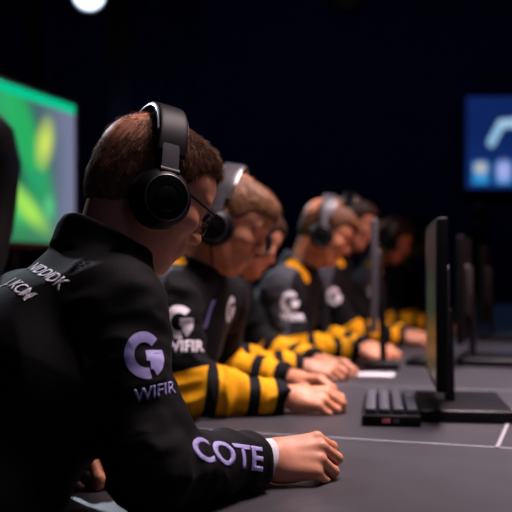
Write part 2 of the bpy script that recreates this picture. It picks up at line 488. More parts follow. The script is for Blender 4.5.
def add_head(fd, c, B, eyes_closed=True):
    P = lambda x, y, z: hpt(c, B, x, y, z)
    E = lambda x, y, z, a, b, d, k=.015: fd.add(d_ell(P(x, y, z), (a, b, d), B), k)
    E(-.015, 0, .035, .098, .076, .088)
    E(.035, 0, -.035, .058, .058, .085, .03)
    E(.055, 0, .04, .045, .058, .045, .03)          # forehead
    E(.066, 0, -.098, .027, .026, .023, .03)        # chin
    for s in (-1, 1):
        fd.add(d_cap(P(-.002, s * .052, -.055), P(.055, s * .022, -.097), .020, .018), .025)   # jaw line
        E(.062, s * .044, -.018, .026, .02, .02, .02)                                         # cheekbone
        fd.add(d_cap(P(.088, s * .012, .026), P(.078, s * .045, .024), .009, .009), .014)      # brow
    for s in (-1, 1): fd.cut(d_ell(P(.097, s * .031, .006), (.017, .017, .011), B), .012)
    for s in (-1, 1): fd.add(d_ell(P(.079, s * .031, .006), (.0135, .0145, .0125), B), .004)
    fd.add(d_cap(P(.090, 0, .016), P(.112, 0, -.026), .008, .0102), .012)                      # nose
    for s in (-1, 1): fd.add(d_ell(P(.103, s * .011, -.030), (.010, .008, .008), B), .008)
    fd.add(d_ell(P(.086, 0, -.058), (.016, .028, .022), B), .016)
    fd.add(d_cap(P(.094, -.018, -.0545), P(.094, .018, -.0545), .0055, .0055), .005)           # lips
    fd.add(d_cap(P(.0925, -.016, -.066), P(.0925, .016, -.066), .0065, .0065), .005)
    fd.cut(d_cap(P(.103, -.022, -.060), P(.103, .022, -.060), .0025, .0025), .004)
    for s in (-1, 1):                                                                          # ears
        e = d_ell(P(-.012, s * .079, -.002), (.018, .008, .031), B); fd.add(e, .008)
        fd.cut(d_ell(P(-.008, s * .090, 0), (.009, .006, .016), B), .006)

def add_hand(fd, wr, d, n, s, sc=1., curl=(45, 55, 30), thumb=(.7, .55, -.35), tilt=0., k=.004):
    d = unit(d); n = unit(np.asarray(n) - d * (np.asarray(n) @ d)); s = unit(np.asarray(s) - d * (np.asarray(s) @ d) - n * (np.asarray(s) @ n))
    W = np.asarray(wr, float)
    so = [.030, .0102, -.0105, -.029]; do = [.088, .091, .085, .075]
    lens = [(.042, .025, .021), (.046, .028, .022), (.042, .026, .021), (.033, .020, .019)]
    rad = [(.0098, .0078), (.0100, .0078), (.0096, .0075), (.0085, .0066)]
    nails = []; tips = []
    fd.add(d_ecap(W - d * .02, W + d * .02, s, (.027 * sc, .021 * sc), (.030 * sc, .020 * sc)), .02)
    fd.add(d_ecap(W + d * .025 * sc, W + d * .07 * sc - n * .004, s, (.031 * sc, .018 * sc), (.037 * sc, .014 * sc)), .02)
    fd.add(d_ell(W + d * .035 * sc - s * .022 * sc - n * .010 * sc, (.03 * sc, .014 * sc, .014 * sc), np.array([d, s, n])), .015)
    fd.add(d_ell(W + d * .030 * sc + s * .020 * sc - n * .010 * sc, (.03 * sc, .016 * sc, .016 * sc), np.array([d, s, n])), .015)
    for i in range(4):
        kn = W + (d * do[i] + s * so[i] + n * (.004 - .0035 * abs(i - 1))) * sc
        fd.add(d_cap(W + (d * .02 + s * so[i] * .6) * sc, kn, .012 * sc, .0108 * sc), .010)
        a = 0.; p = kn; sp = (1.2 - i) * .05
        for j in range(3):
            a += R(curl[j] + (i * 3 if j == 0 else 0)); dd = unit(d * math.cos(a) - n * math.sin(a) + s * sp * math.cos(a))
            r0 = rad[i][0] + (rad[i][1] - rad[i][0]) * j / 3; r1 = rad[i][0] + (rad[i][1] - rad[i][0]) * (j + 1) / 3
            q = p + dd * lens[i][j] * sc
            fd.add(d_cap(p, q, r0 * sc, r1 * sc), k)
            if j < 2: fd.add(d_ell(q, (r1 * 1.08 * sc,) * 3), .003)
            p = q
        tips.append((p, dd, d * math.sin(a) + n * math.cos(a), s, rad[i][1] * sc))
    p = W + (d * .020 + s * .020 - n * .010) * sc
    dirs = [unit(d * thumb[0] + s * thumb[1] + n * thumb[2])]
    dirs.append(unit(dirs[0] + d * .35 - s * .25)); dirs.append(unit(dirs[1] + d * .3 - s * .35))
    for j, (l_, ra, rb) in enumerate(((.042, .0150, .0118), (.031, .0115, .0102), (.026, .0102, .0080))):
        q = p + dirs[j] * l_ * sc; fd.add(d_cap(p, q, ra * sc, rb * sc), .008 if j == 0 else .004); p = q
    tips.append((p, dirs[2], unit(n * .6 + s * .6), unit(np.cross(dirs[2], n)), .008 * sc))
    return tips

def lerp(a, b, t): return np.asarray(a) * (1 - t) + np.asarray(b) * t

def ground(pts): return np.array([*pts[:2], 0.])

def make_person(sp):
    """sp: dict of joints (world), see below; builds body, hair, jersey, trousers, shoes under one Empty"""
    c = np.asarray(sp['head']); B = basis(sp['yaw'], sp['pitch'], sp.get('roll', 0))
    N, pel = sp['neck'], sp['pel']; base = ground(pel)
    shR, shL, elR, elL, wrR, wrL = (sp[k] for k in ('shR', 'shL', 'elR', 'elL', 'wrR', 'wrL'))
    root = empty('person', base); tag(root, sp['label'], 'person', sp.get('group'))
    side = unit(shL - shR); fw = unit(np.cross(side, N - pel)) * 1.0     # torso axes
    h = sp['h']; bulk = sp.get('bulk', 1.)
    allp = np.array([c + B[2] * .15, c - B[2] * .15, c + B[0] * .14, c - B[0] * .14, N, pel, shR, shL, elR, elL, wrR, wrL])
    hands = [sp['handR'], sp['handL']]
    tipsr = np.array([w + unit(hd['d']) * .2 for w, hd in zip((wrR, wrL), hands)])
    lo = np.vstack([allp - .13, tipsr - .06]).min(0); hi = np.vstack([allp + .13, tipsr + .06]).max(0)
    lo[2] = max(lo[2], min(pel[2] - .02, min(wrR[2], wrL[2]) - .07)); hi[2] = (c + .19)[2]
    # ---- body: head, neck, trunk, arms and hands in one surface
    fd = Field(lo, hi, h)
    add_head(fd, c, B)
    fd.add(d_cap(N - np.array((0, 0, .02)), hpt(c, B, -.028, 0, -.06), .060, .054), .03)
    fd.add(d_ecap(pel, lerp(pel, N, .62), side, (.13, .09), (.14, .095)), .03)
    fd.add(d_ecap(lerp(pel, N, .62), lerp(pel, N, .9), side, (.14, .095), (.11, .07)), .04)
    for sh, el, wr in ((shR, elR, wrR), (shL, elL, wrL)):
        fd.add(d_cap(lerp(pel, N, .9), sh, .055, .05), .04)
        fd.add(d_cap(sh, el, .048, .039), .02); fd.add(d_cap(el, lerp(el, wr, .35), .039, .040), .02)
        fd.add(d_cap(lerp(el, wr, .35), wr, .040, .025), .02)
    tips = []
    for wr, hd in zip((wrR, wrL), hands):
        tips += add_hand(fd, wr, hd['d'], hd['n'], hd['s'], hd.get('sc', 1), hd.get('curl', (45, 55, 30)), hd.get('thumb', (.7, .55, -.35)))
    on_table = lambda P: np.minimum(TZ + .001 - P[..., 2], (P - EDGE) @ F + .006)     # rest on the table instead of sinking in
    if not sp.get('standing'): fd.clip(on_table, lo, hi, .002)
    V, Q = fd.mesh()
    body = link('body', np_mesh('body', V - base, Q, sp['skin']), root)
    if sp.get('nails'):
        for (p, dd, nn, s_, r) in tips:
            ctr = p - dd * r * .2 + nn * r * .82
            s2 = unit(np.cross(dd, nn))
            f2 = Field(ctr - .012, ctr + .012, .0012); f2.add(d_ell(ctr, (r * .95, r * .72, r * .32), np.array([dd, s2, unit(np.cross(s2, dd))])), .002)
            Vn, Qn = f2.mesh(); link('fingernail', np_mesh('fingernail', Vn - base, Qn, M['nail']), body)
    # ---- eyebrows
    if sp.get('brows', True):
        for s in (-1, 1):
            MB().tube([hpt(c, B, *p) - base for p in ((.0965, s * .014, .026), (.094, s * .030, .031), (.082, s * .048, .027))], [.0028, .0034, .0016], 8).build('eyebrow', sp['hairm'], body, True)
    # ---- hair
    hh = max(h * .9, .003); hl_ = sp.get('hairline', 0)
    fh = Field(c - .17, c + .19, hh)
    fh.add(d_ell(hpt(c, B, -.010, 0, .038), (.098, .080, .084), B), .01)
    fh.add(d_ell(hpt(c, B, -.046, 0, -.015), (.058, .064, .066), B), .03)
    fr_ = sp.get('fringe', 1.)
    if hl_: fh.add(d_ell(hpt(c, B, .066, 0, .062), (.044, .054, .034), B), .03)
    fh.add(d_ell(hpt(c, B, .046, 0, .082), (.042 * fr_, .052, .026), B), .03)
    xs = [-.14, -.05, -.022, .012, .04, .058, .072, .13]; us = [-.076, -.072, -.03, .004 - hl_ * .3, .044 - hl_, .062 - hl_, .074 - hl_, .078 - hl_]
    fh.clip(lambda P: (np.interp((P - c) @ B[0], xs, us) - (P - c) @ B[2]) * .8, c - .17, c + .19, .012)
    fh.displace(lambda P: -.0014 * vnoise((P - c) @ B.T * np.array((.6, 2.4, .6)), 60, 5) - .0012 * vnoise(P, 110, 7))
    V, Q = fh.mesh()
    # strands
    ns = sp.get('strands', 0)
    if ns:
        me = np_mesh('tmp', V, Q, sp['hairm']); rng = np.random.default_rng(3)
        nv = np.empty(len(V) * 3, np.float32); me.vertices.foreach_get('normal', nv) if False else me.vertex_normals.foreach_get('vector', nv)
        nv = nv.reshape(-1, 3).astype(float); bpy.data.meshes.remove(me)
        outer = np.linalg.norm((V - c) @ B.T - np.array((-.014, 0, .03)), axis=1) > .06
        pick = rng.choice(np.where(outer)[0], ns)
        p0 = V[pick] + rng.normal(0, .0012, (ns, 3)); nn = nv[pick]
        crown = hpt(c, B, -.05, 0, .13)
        comb = p0 - crown; comb -= nn * (comb * nn).sum(1, keepdims=True); comb /= np.linalg.norm(comb, axis=1, keepdims=True) + 1e-6
        comb += rng.normal(0, .16, (ns, 3))
        top = np.clip(((p0 - c) @ B[2] + .02) / .10, 0.15, 1)
        ln_ = (.006 + .010 * top) * rng.uniform(.6, 1.25, ns)
        ts = (0, .35, .7, 1); rr = (.00045, .0004, .0003, .00006)
        e1 = np.cross(nn, comb); e1 /= np.linalg.norm(e1, axis=1, keepdims=True); VV = []
        for t, r in zip(ts, rr):
            pc_ = p0 - nn * .001 + nn * (.42 * t - .26 * t * t) * ln_[:, None] + comb * (t * ln_)[:, None]
            for k in range(3):
                a = 2 * math.pi * k / 3
                VV.append(pc_ + (e1 * math.cos(a) + nn * math.sin(a)) * r)
        VV = np.stack(VV, 1)                                              # ns,12,3
        q = [(4 and (j * 3 + k), j * 3 + (k + 1) % 3, (j + 1) * 3 + (k + 1) % 3, (j + 1) * 3 + k) for j in range(3) for k in range(3)]
        qq = (np.arange(ns) * 12)[:, None, None] + np.array(q)[None] + len(V)
        V = np.vstack([V, VV.reshape(-1, 3)]); Q = np.vstack([Q, qq.reshape(-1, 4)])
    link('hair', np_mesh('hair', V - base, Q, sp['hairm']), root)
    # ---- jersey
    hj = sp.get('hj', h)
    lo2 = lo.copy(); lo2[2] = min(pel[2] - .06, lo2[2]); lo2[:2] -= .03; hi2 = hi.copy(); hi2[:2] += .03; hi2[2] = N[2] + .16
    fj = Field(lo2, hi2, hj)
    ch = lerp(pel, N, .66)
    fj.add(d_ecap(pel, lerp(pel, N, .35), side, (.165 * bulk, .125 * bulk), (.158 * bulk, .12 * bulk)), .03)
    fj.add(d_ecap(lerp(pel, N, .35), ch, side, (.158 * bulk, .12 * bulk), (.175 * bulk, .125 * bulk)), .04)
    fj.add(d_ecap(ch, lerp(pel, N, .88), side, (.175 * bulk, .125 * bulk), (.12, .085)), .05)
    up = np.array((0, 0, 1.))
    nk = N - up * .035
    aR = sp.get('arm', 1.)
    for sh, el, wr in ((shR, elR, wrR), (shL, elL, wrL)):
        fj.add(d_cap(nk, sh + up * .004, .060, .060 * aR), .05)
        fj.add(d_cap(lerp(ch, N, .3), sh, .09, .066 * aR), .05)
        fj.add(d_cap(sh, el, .067 * aR, .060 * aR), .03)
        we = wr - unit(wr - el) * sp.get('cuffgap', .012)
        fj.add(d_cap(el, we + unit(wr - el) * .05, .060 * aR, .037 * aR), .02)
        w = unit(wr - el); bx = we + w * .05
        fj.clip(lambda P, we=we, w=w: np.where(np.linalg.norm(P - we, axis=-1) < .14, (P - we) @ w, -1), we - .14, we + .14, .006)
    nax = unit(hpt(c, B, -.028, 0, -.06) - N); ca = unit(nax * .8 + up * .3 + fw * sp.get('ctilt', .25))
    cc = N + up * .004 - fw * .004 + sp.get('coff', 0)
    fj.add(d_ring(cc + ca * .006, ca, .072, .013, .026), .012)
    A_ = sp.get('fold', .006)
    def folds(P):
        out = np.zeros(len(P)); wsum = np.zeros(len(P))
        for sh, el, wr in ((shR, elR, wrR), (shL, elL, wrL)):
            for a, b, amp in ((sh, el, .8), (el, wr, 1.)):
                ax = b - a; l2 = np.linalg.norm(ax); ax = ax / l2; q = P - a
                t = np.clip(q @ ax / l2, 0, 1); dist = np.linalg.norm(q - (t * l2)[:, None] * ax, axis=1)
                w = np.clip(1 - dist / .10, 0, 1)
                el_w = 1 + sp.get('bunch', .6) * np.exp(-(np.linalg.norm(P - el, axis=1) / .10) ** 2)
                PP = P + ax[None] * (q @ ax)[:, None] * 1.2
                nz = vnoise(PP, 11, 2) + .3 * vnoise(PP, 25, 3)
                out += w * amp * el_w * (1 - np.abs(nz) * 2); wsum += w
        sh_ = out / np.maximum(wsum, .25)
        q = P + 1.2 * side[None] * 0 + np.stack([vnoise(P, 5, 11), vnoise(P, 5, 12), vnoise(P, 5, 13)], 1) * .03
        tz = (1 - 2 * np.abs(vnoise(q * np.array((1, 1, .8)), 8, 9)))
        return -A_ * np.where(wsum > .1, sh_ * .9, tz * .7)
    fj.displace(folds)
    for w_ in (0,):
        fj.cut(d_cap(N + nax * .0 , N + nax * .25, .0625, .0625), .004)
        fj.cut(d_cap(N - up * .01, N + nax * .2 , .058, .0625), .004)
    if not sp.get('standing'): fj.clip(on_table, lo2, hi2, .003)
    V, Q = fj.mesh()
    me = np_mesh('jersey', V - base, Q, sp['jersey'])
    if sp.get('striped'):
        best = np.full(len(V), -1.)
        for sh, el, wr in ((shR, elR, wrR), (shL, elL, wrL)):
            lf = np.linalg.norm(wr - el); lu = np.linalg.norm(el - sh)
            af = unit(el - wr); s1 = (V - wr) @ af; d1 = np.linalg.norm(V - wr - np.clip(s1, 0, lf)[:, None] * af, axis=1)
            au = unit(sh - el); s2 = (V - el) @ au; d2 = np.linalg.norm(V - el - np.clip(s2, 0, lu)[:, None] * au, axis=1)
            s = np.where(d1 <= d2, s1, lf + s2); near = np.minimum(d1, d2) < .085
            for a, b in sp.get('bands', ((.040, .078), (.106, .180), (.212, .285))):
                g = (b - a) / 2 - np.abs(s - (a + b) / 2)
                best = np.where(near, np.maximum(best, g), best)
        for sg in (-1, 1):
            a = N + side * sg * .088 - fw * .012 + up * .010; b = N + side * sg * .096 + fw * .040 - up * .022
            ab = b - a; t = np.clip((V - a) @ ab / (ab @ ab), 0, 1)
            best = np.maximum(best, .026 - np.linalg.norm(V - a - t[:, None] * ab, axis=1))
        q_ = V - N; fh_ = unit(np.array((fw[0], fw[1], 0)))
        yk = np.where(near & (s > 0) & (s < lf + lu * .75), -1., -(q_ @ fh_) + .025).astype(np.float32)
        me.attributes.new('yoke', 'FLOAT', 'POINT').data.foreach_set('value', yk)
        at = me.attributes.new('yellow', 'FLOAT', 'POINT'); at.data.foreach_set('value', best.astype(np.float32))
    jersey = link('jersey', me, root)
    bvh = BVHTree.FromPolygons([tuple(v) for v in V], [tuple(q) for q in Q])
    if sp.get('cuffs'):
        for el, wr in ((elR, wrR), (elL, wrL)):
            w = unit(wr - el); b = MB()
            b.lathe([(.030, -.03), (.0335, -.03), (.0345, .018), (.0335, .0205), (.030, .0205), (.0295, .016), (.0285, -.02)], wr - base - w * .004, w, 36)
            b.build('shirt_cuff', M['cuff'], jersey, True)
    # ---- trousers and shoes
    kn, an = (sp['knR'], sp['knL']), (sp['anR'], sp['anL'])
    pts = np.array([pel, *kn, *an]); ft = Field(pts.min(0) - .17, pts.max(0) + .17, .013)
    hipw = side * .09
    ft.add(d_ecap(pel - side * .06 - up * .02, pel + side * .06 - up * .02, fw, (.115, .085), (.115, .085)), .03)
    for sg, k_, a_ in ((-1, kn[0], an[0]), (1, kn[1], an[1])):
        ft.add(d_cap(pel + hipw * sg - up * .015, k_, .078, .062), .03); ft.add(d_cap(k_, a_, .062, .045), .02)
        ft.clip(lambda P, a_=a_: np.where(np.linalg.norm(P - a_, axis=-1) < .12, a_[2] - .01 - P[..., 2], -1), a_ - .12, a_ + .12, .005)
    V, Q = ft.mesh(); link('trousers', np_mesh('trousers', V - base, Q, M['trousers']), root)
    ff = sp.get('feetdir', fw); ff = unit(np.array((ff[0], ff[1], 0)))
    for a_ in an:
        g = np.array((a_[0], a_[1], 0.)); s_ = np.cross(up, ff)
        f2 = Field(g - .25, g + .27, .011)
        f2.add(d_ecap(g + up * .045 - ff * .02, g + up * .035 + ff * .13, s_, (.042, .042), (.046, .03)), .02)
        f2.add(d_cap(g + up * .05, a_, .042, .042), .03)
        f2.clip(lambda P: .004 - P[..., 2], g - .25, g + .27, .004)
        V, Q = f2.mesh(); link('shoe', np_mesh('shoe', V - base, Q, M['shoe']), root)
    return dict(root=root, base=base, bvh=bvh, jersey=jersey, body=body, B=B, c=c, side=side, fw=fw)

def headset(c, B, label, sc=1., boom=False, cable=False, band='black_plastic', tilt=-.014, back=20):
    o = empty('headset', c); tag(o, label, 'headset', 'gaming headsets worn at the table')
    m4 = (Matrix(B.T.tolist()) @ Matrix.Rotation(R(-back), 3, 'Y')).to_4x4(); m4.translation = Vector(c); o.matrix_world = m4
    ny = .096; cz = -.024; cx = tilt
    arc = []
    for i in range(25):
        a = R(-78 + 156 * i / 24); arc.append((cx + .010 * math.cos(a), math.sin(a) * .101, .026 + math.cos(a) * .112))
    MB().tube(arc, 1., 20, flat=((1, 0, 0), .050, .015)).build('headband', M[band], o, True, angle=60)
    arc2 = [(x, y * .955, (z - .028) * .94 + .028) for x, y, z in arc[4:21]]
    MB().tube(arc2, 1., 16, flat=((1, 0, 0), .044, .014)).build('headband_padding', M['pad'], o, True, angle=60)
    for sx in (-1, 1):
        MB().tube([(x + sx * .0245, y * 1.010, (z - .028) * 1.010 + .028) for x, y, z in arc[3:22]], .0024, 8).build('band_trim', M['silver'], o, True)
    for s in (-1, 1):
        ax = (0, s, 0)
        cup = MB().lathe([(0, .032), (.018, .0325), (.0195, .0315), (.0205, .0325), (.031, .0315), (.0325, .029), (.0345, .0295), (.043, .022), (.0475, .012), (.048, .002), (.045, -.004), (.02, -.005), (0, -.005)], (cx, s * ny, cz), ax, 48).build('ear_cup', M['black_plastic'], o, True)
        MB().lathe([(.0335, .0300), (.0350, .0308), (.0362, .0296), (.0350, .0284), (.0335, .0288)], (cx, s * ny, cz), ax, 48).build('ring_trim', M['grey_band'], cup, True)
        pad = [(.024, -.002)] + [(.036 + .012 * math.cos(R(t)), -.010 + .010 * math.sin(R(t))) for t in range(60, -241, -25)]
        MB().lathe(pad, (cx, s * ny, cz), ax, 40).build('ear_pad', M['pad'], o, True)
        b = MB()
        b.tube([(cx, s * .0995, .062), (cx, s * .108, .040), (cx, s * .114, .018)], 1., 12, flat=((1, 0, 0), .030, .008))
        b.build('yoke', M['grey_band'], o, True, angle=60)
        MB().tube([(cx - .016, s * .114, .018), (cx + .016, s * .114, .018)], .006, 12).build('hinge', M['matte_plastic'], o, True)
    if boom:
        MB().tube([(cx + .03, -ny - .015, cz - .03), (.055, -ny + .002, -.075), (.085, -.075, -.09), (.105, -.05, -.085)], [.003, .0028, .0028, .006], 8).build('microphone_boom', M['black_plastic'], o, True)
    if cable:
        MB().tube([(cx, -ny - .012, cz - .045), (cx + .01, -ny - .01, -.11), (cx + .005, -ny + .03, -.16), (cx - .02, -.05, -.20)], .0024, 8).build('cable', M['black_plastic'], o, True)
    return o

# ------------------------------------------------------------------ gaming chair
def make_chair(loc, yaw, label, high=True):
    o = empty('gaming_chair', loc, yaw); tag(o, label, 'chair', 'black gaming chairs along the table')
    s = MB(); s.box((.0, 0, .435), (.50, .50, .09), None, .035); s.box((.02, .235, .465), (.46, .06, .07), None, .025); s.box((.02, -.235, .465), (.46, .06, .07), None, .025)
    s.build('seat', M['leather'], o, True)
    rot = Matrix.Rotation(R(-12), 3, 'Y')
    b = MB(); n = 13
    # backrest: outline tapering to the waist, rounded shoulders
    outline = [(.19, .50), (.19, .62), (.18, .78), (.178, .92), (.195, 1.03), (.230, 1.13), (.242, 1.19), (.237, 1.225), (.215, 1.25), (.12, 1.26), (0, 1.262)]
    if not high: outline = [(y * .92, .5 + (z - .5) * .66) for y, z in outline]
    full = [(y, z) for y, z in outline] + [(-y, z) for y, z in reversed(outline[:-1])]
    bm = b.bm; rings = []
    for dx, ins in ((-.048, .03), (-.055, .012 + .02), (-.05, .004), (-.02, 0), (.015, 0), (.035, .008), (.042, .03)):
        rings.append([bm.verts.new((-.235 - (z - .5) * .20 + dx, y * (1 - ins / .25), .5 + (z - .5) * (1 - ins * .6 / .8))) for y, z in full])
    for i in range(len(rings) - 1):
        for k in range(len(full)):
            k2 = (k + 1) % len(full); bm.faces.new((rings[i][k], rings[i][k2], rings[i + 1][k2], rings[i + 1][k]))
    bm.faces.new(rings[0]); bm.faces.new(list(reversed(rings[-1])))
    b.build('backrest', M['leather'], o, True, angle=70)
    if high: MB().box((-.335, 0, 1.10), (.06, .26, .13), Matrix.Rotation(R(-12), 3, 'Y'), .025).build('head_pillow', M['pad'], o, True)
    for sd in (-1, 1):
        a = MB(); a.tube([(-.12, sd * .24, .44), (-.10, sd * .262, .46), (-.08, sd * .265, .60)], .018, 10)
        arm = a.build('armrest', M['black_metal'], o, True)
        MB().box((-.04, sd * .265, .615), (.25, .06, .03), None, .012).build('arm_pad', M['matte_plastic'], arm, True)
    MB().lathe([(0, .40), (.03, .40), (.03, .24), (.045, .24), (.045, .10), (0, .10)], n=20).build('gas_column', M['black_metal'], o, True)
    for k in range(5):
        a = R(72 * k + 20); d = Vector((math.cos(a), math.sin(a), 0))
        lg = MB().tube([d * .03 + Vector((0, 0, .12)), d * .18 + Vector((0, 0, .105)), d * .255 + Vector((0, 0, .075))], [.032, .026, .018], 10).build('leg', M['black_metal'], o, True)
        t = Vector((-d.y, d.x, 0)); p = d * .255
        MB().lathe([(0, -.022), (.024, -.022), (.029, -.018), (.029, .018), (.024, .022), (0, .022)], (p.x, p.y, .030), t, 18).build('caster', M['black_plastic'], lg, True)
    return o

# ------------------------------------------------------------------ the players
M['nail'] = mat('fingernail', (.62, .38, .32), .3, noise=.05)
SK = [skin('skin_fair', (.66, .285, .17)), skin('skin_warm', (.66, .28, .16)), skin('skin_tan', (.52, .24, .15))]
HR = [hair_mat('hair_chestnut', (.17, .075, .038)), hair_mat('hair_light_brown', (.12, .052, .026)), hair_mat('hair_dark', (.03, .016, .012)), hair_mat('hair_sandy', (.20, .095, .045))]

# the player in front, twisted away from the photographer
hc1 = A3(-.177, 1.497, 1.215)
hR1 = dict(d=(.955, .12, .08), n=(-.10, -.72, .70), s=(0, .7, .72), curl=(50, 62, 35), thumb=(.8, .30, -.45), sc=1.04)
hL1 = dict(d=(.66, -.74, .02), n=(.1, .1, 1), s=(-.5, -.5, 0), curl=(38, 50, 30))
P1 = dict(head=hc1, yaw=27, pitch=31, roll=0, neck=A3(-.245, 1.465, 1.105), pel=A3(-.525, 1.255, .56),
          shR=A3(-.214, 1.345, 1.020), shL=A3(-.462, 1.60, .985), elR=A3(-.140, 1.268, .800), elL=A3(-.43, 1.70, .80),
          wrR=A3(.014, 1.442, .778), wrL=A3(-.300, 1.515, .776), handR=hR1, handL=hL1,
          knR=A3(-.16, 1.52, .54), knL=A3(-.34, 1.68, .54), anR=A3(-.10, 1.58, .09), anL=A3(-.30, 1.75, .09), feetdir=(.7, .7, 0),
          skin=SK[0], hairm=HR[0], ctilt=.32, coff=A3(-.006, .0, -.004), jersey=M['jersey_black'], h=.003, hj=.0038, fold=.0075, strands=16000, nails=True, cuffs=True, cuffgap=.036, bulk=1.0, arm=1.04,
          label='player in a plain black jersey with lavender lettering, bent over the table in glasses', group='players seated along the table')
r1 = make_person(P1)
headset(hc1, r1['B'], 'black over-ear headset on the glasses-wearing player with chestnut hair')

# spectacles
o = empty('glasses', hc1); m4 = Matrix(r1['B'].T.tolist()).to_4x4(); m4.translation = Vector(hc1); o.matrix_world = m4
tag(o, 'thin dark-framed glasses worn by the player in plain black', 'glasses')
for s in (-1, 1):
    ring = [(.108 - .012 * (abs(math.cos(R(t)) * .026 * 1 + s * s * .033 * 0) / .03) * 0 - .010 * max(0, math.cos(R(t)) ) , s * (.034 + .0265 * math.cos(R(t))), .000 + .0205 * math.sin(R(t))) for t in range(0, 361, 15)]
    rim = MB().tube(ring, .0016, 8, caps=False).build('rim', M['glasses_frame'], o, True)
    b = MB(); vsx = [b.bm.verts.new((p[0], p[1], p[2])) for p in ring[:-1]]; vsy = [b.bm.verts.new((p[0] - .0015, p[1], p[2])) for p in ring[:-1]]
    b.bm.faces.new(vsx); b.bm.faces.new(list(reversed(vsy)))
    for i in range(len(vsx)): j = (i + 1) % len(vsx); b.bm.faces.new((vsx[i], vsx[j], vsy[j], vsy[i]))
    b.build('lens', M['glass'], rim)
    MB().tube([(.098, s * .060, .006), (.094, s * .072, .008), (.05, s * .080, .010), (-.005, s * .084, .014), (-.03, s * .083, -.006)], .0021, 8).build('temple_arm', M['glasses_frame'], o, True)
MB().tube([(.108, -.008, .004), (.112, 0, .008), (.108, .008, .004)], .0016, 8).build('bridge', M['glasses_frame'], o, True)

# prints on the front player's jersey
j, bs, bv = r1['jersey'], r1['base'], r1['bvh']
def on_cloth(bvh, frm, to):
    h_ = bvh.ray_cast(Vector(frm), (Vector(to) - Vector(frm)).normalized()); return np.array(h_[0]), np.array(h_[1])
p_, n_ = on_cloth(bv, (-.05, .9, 1.0), (-.176, 1.33, .957))
decal(logo_bm(.066), 'sleeve_logo', M['letter'], j, bs, bv, p_, (.93, .36, -.02), (.02, .1, 1))
decal(glyph_mesh('WIFIR', .025, .010, .15), 'sleeve_lettering', M['letter'], j, bs, bv, p_ + A3(.012, 0, -.052), (.93, .36, .16), (-.1, .1, 1))
fa = lerp(P1['elR'], P1['wrR'], .50)
decal(glyph_mesh('COTE', .050, .026, 0, 1.18), 'forearm_lettering', M['letter'], j, bs, bv, fa + A3(-.010, -.018, .011), (.70, .70, -.24), (-.1, .3, .9))
p_, n_ = on_cloth(bv, (-.20, .60, 1.25), (-.328, 1.42, 1.062))
n_ = unit(n_ + A3(0, -.7, .1)); xd_ = unit(np.cross((.25, .2, 1.), n_)) - Z * .80; xd_ = unit(xd_ - n_ * (xd_ @ n_)); yd_ = np.cross(n_, xd_)
for t_, k_ in (('NIDDIDK', 0.), ('J. KCM', -.044)):
    decal(glyph_mesh(t_, .029, .018, .2, 1.1), 'back_lettering', M['letter_white'], j, bs, bv, p_ + yd_ * k_ - xd_ * .006 * (k_ < 0), xd_, yd_)

def loc3(N, p): return np.array((N[0], N[1], 0)) + F * p[0] + L * p[1] + Z * p[2]
def seated(N, hc, **k):
    """generic pose relative to the neck base, facing across the table"""
    w = k.get('w', .0); q = lambda *p: loc3(N, p)
    d = dict(head=np.asarray(hc), yaw=-17 + k.get('dyaw', 0), pitch=k.get('pitch', 26), roll=0, neck=np.asarray(N), pel=q(-.21, 0, .56),
             shR=q(-.03, -.185, 1.012), shL=q(-.03, .185, 1.012), elR=q(.055 + w, -.205, .802), elL=q(.055 + w, .215, .802),
             wrR=q(.275 + w, -.09, .779), wrL=q(.28 + w, .10, .779),
             knR=q(.20, -.12, .54), knL=q(.20, .12, .54), anR=q(.22, -.13, .09), anL=q(.22, .13, .09), feetdir=F,
             handR=dict(d=F * .97 + L * .12 + Z * .0, n=Z * .80 - L * .45, s=L, curl=(34, 48, 28), thumb=(.85, .35, -.45)),
             handL=dict(d=F * .98 - L * .10, n=Z * .85 + L * .25, s=-L, curl=(34, 48, 28), thumb=(.85, .35, -.45)),
             hairline=.022, striped=True, jersey=M['jersey_striped'], group='players seated along the table')
    d.update({kk: v for kk, v in k.items() if kk not in ('w', 'dyaw', 'pitch')}); return d

N2 = A3(-.162, 2.33, 1.085)
P2 = seated(N2, (-.070, 2.305, 1.212), dyaw=9, pitch=30, skin=SK[1], hairm=HR[3], h=.0042, hj=.0045, fold=.0105, bunch=1.0, strands=2500,
            shR=A3(-.212, 2.155, 1.005), elR=A3(-.160, 2.115, .802), wrR=A3(.078, 2.165, .780), shL=A3(-.098, 2.51, 1.005), elL=A3(-.12, 2.60, .80), wrL=A3(.100, 2.52, .780),
            label='player in a striped yellow and black jersey just beyond the glasses wearer')
r2 = make_person(P2); headset(P2['head'], r2['B'], 'grey-banded headset on the sandy-haired player beside the glasses wearer', cable=True, band='grey_band')
def chest_prints(P, r, col='letter_white', text=True):
    ua = lerp(P['shR'], P['elR'], .22); b = (r['base'], r['bvh'])
    decal(logo_bm(.078), 'sleeve_logo', M[col], r['jersey'], *b, ua + A3(.012, 0, -.002), F * .9 + L * .43, (.03, .1, 1))
    if text: decal(glyph_mesh('WIFIR', .036, .03), 'sleeve_lettering', M[col], r['jersey'], *b, ua + A3(.024, 0, -.060), F * .9 + L * .43, (-.03, .1, 1))
chest_prints(P2, r2)
b2 = (r2['base'], r2['bvh'])
decal(glyph_mesh('I', .09, .05, .35), 'chest_mark', M['letter_blue'], r2['jersey'], *b2, loc3(N2, (.06, -.07, .97)), F * .35 - L * .0 + L * .93, Z + F * .25)
decal(logo_bm(.07), 'chest_logo', M['letter_white'], r2['jersey'], *b2, loc3(N2, (.06, .07, .985)), L, Z + F * .25)

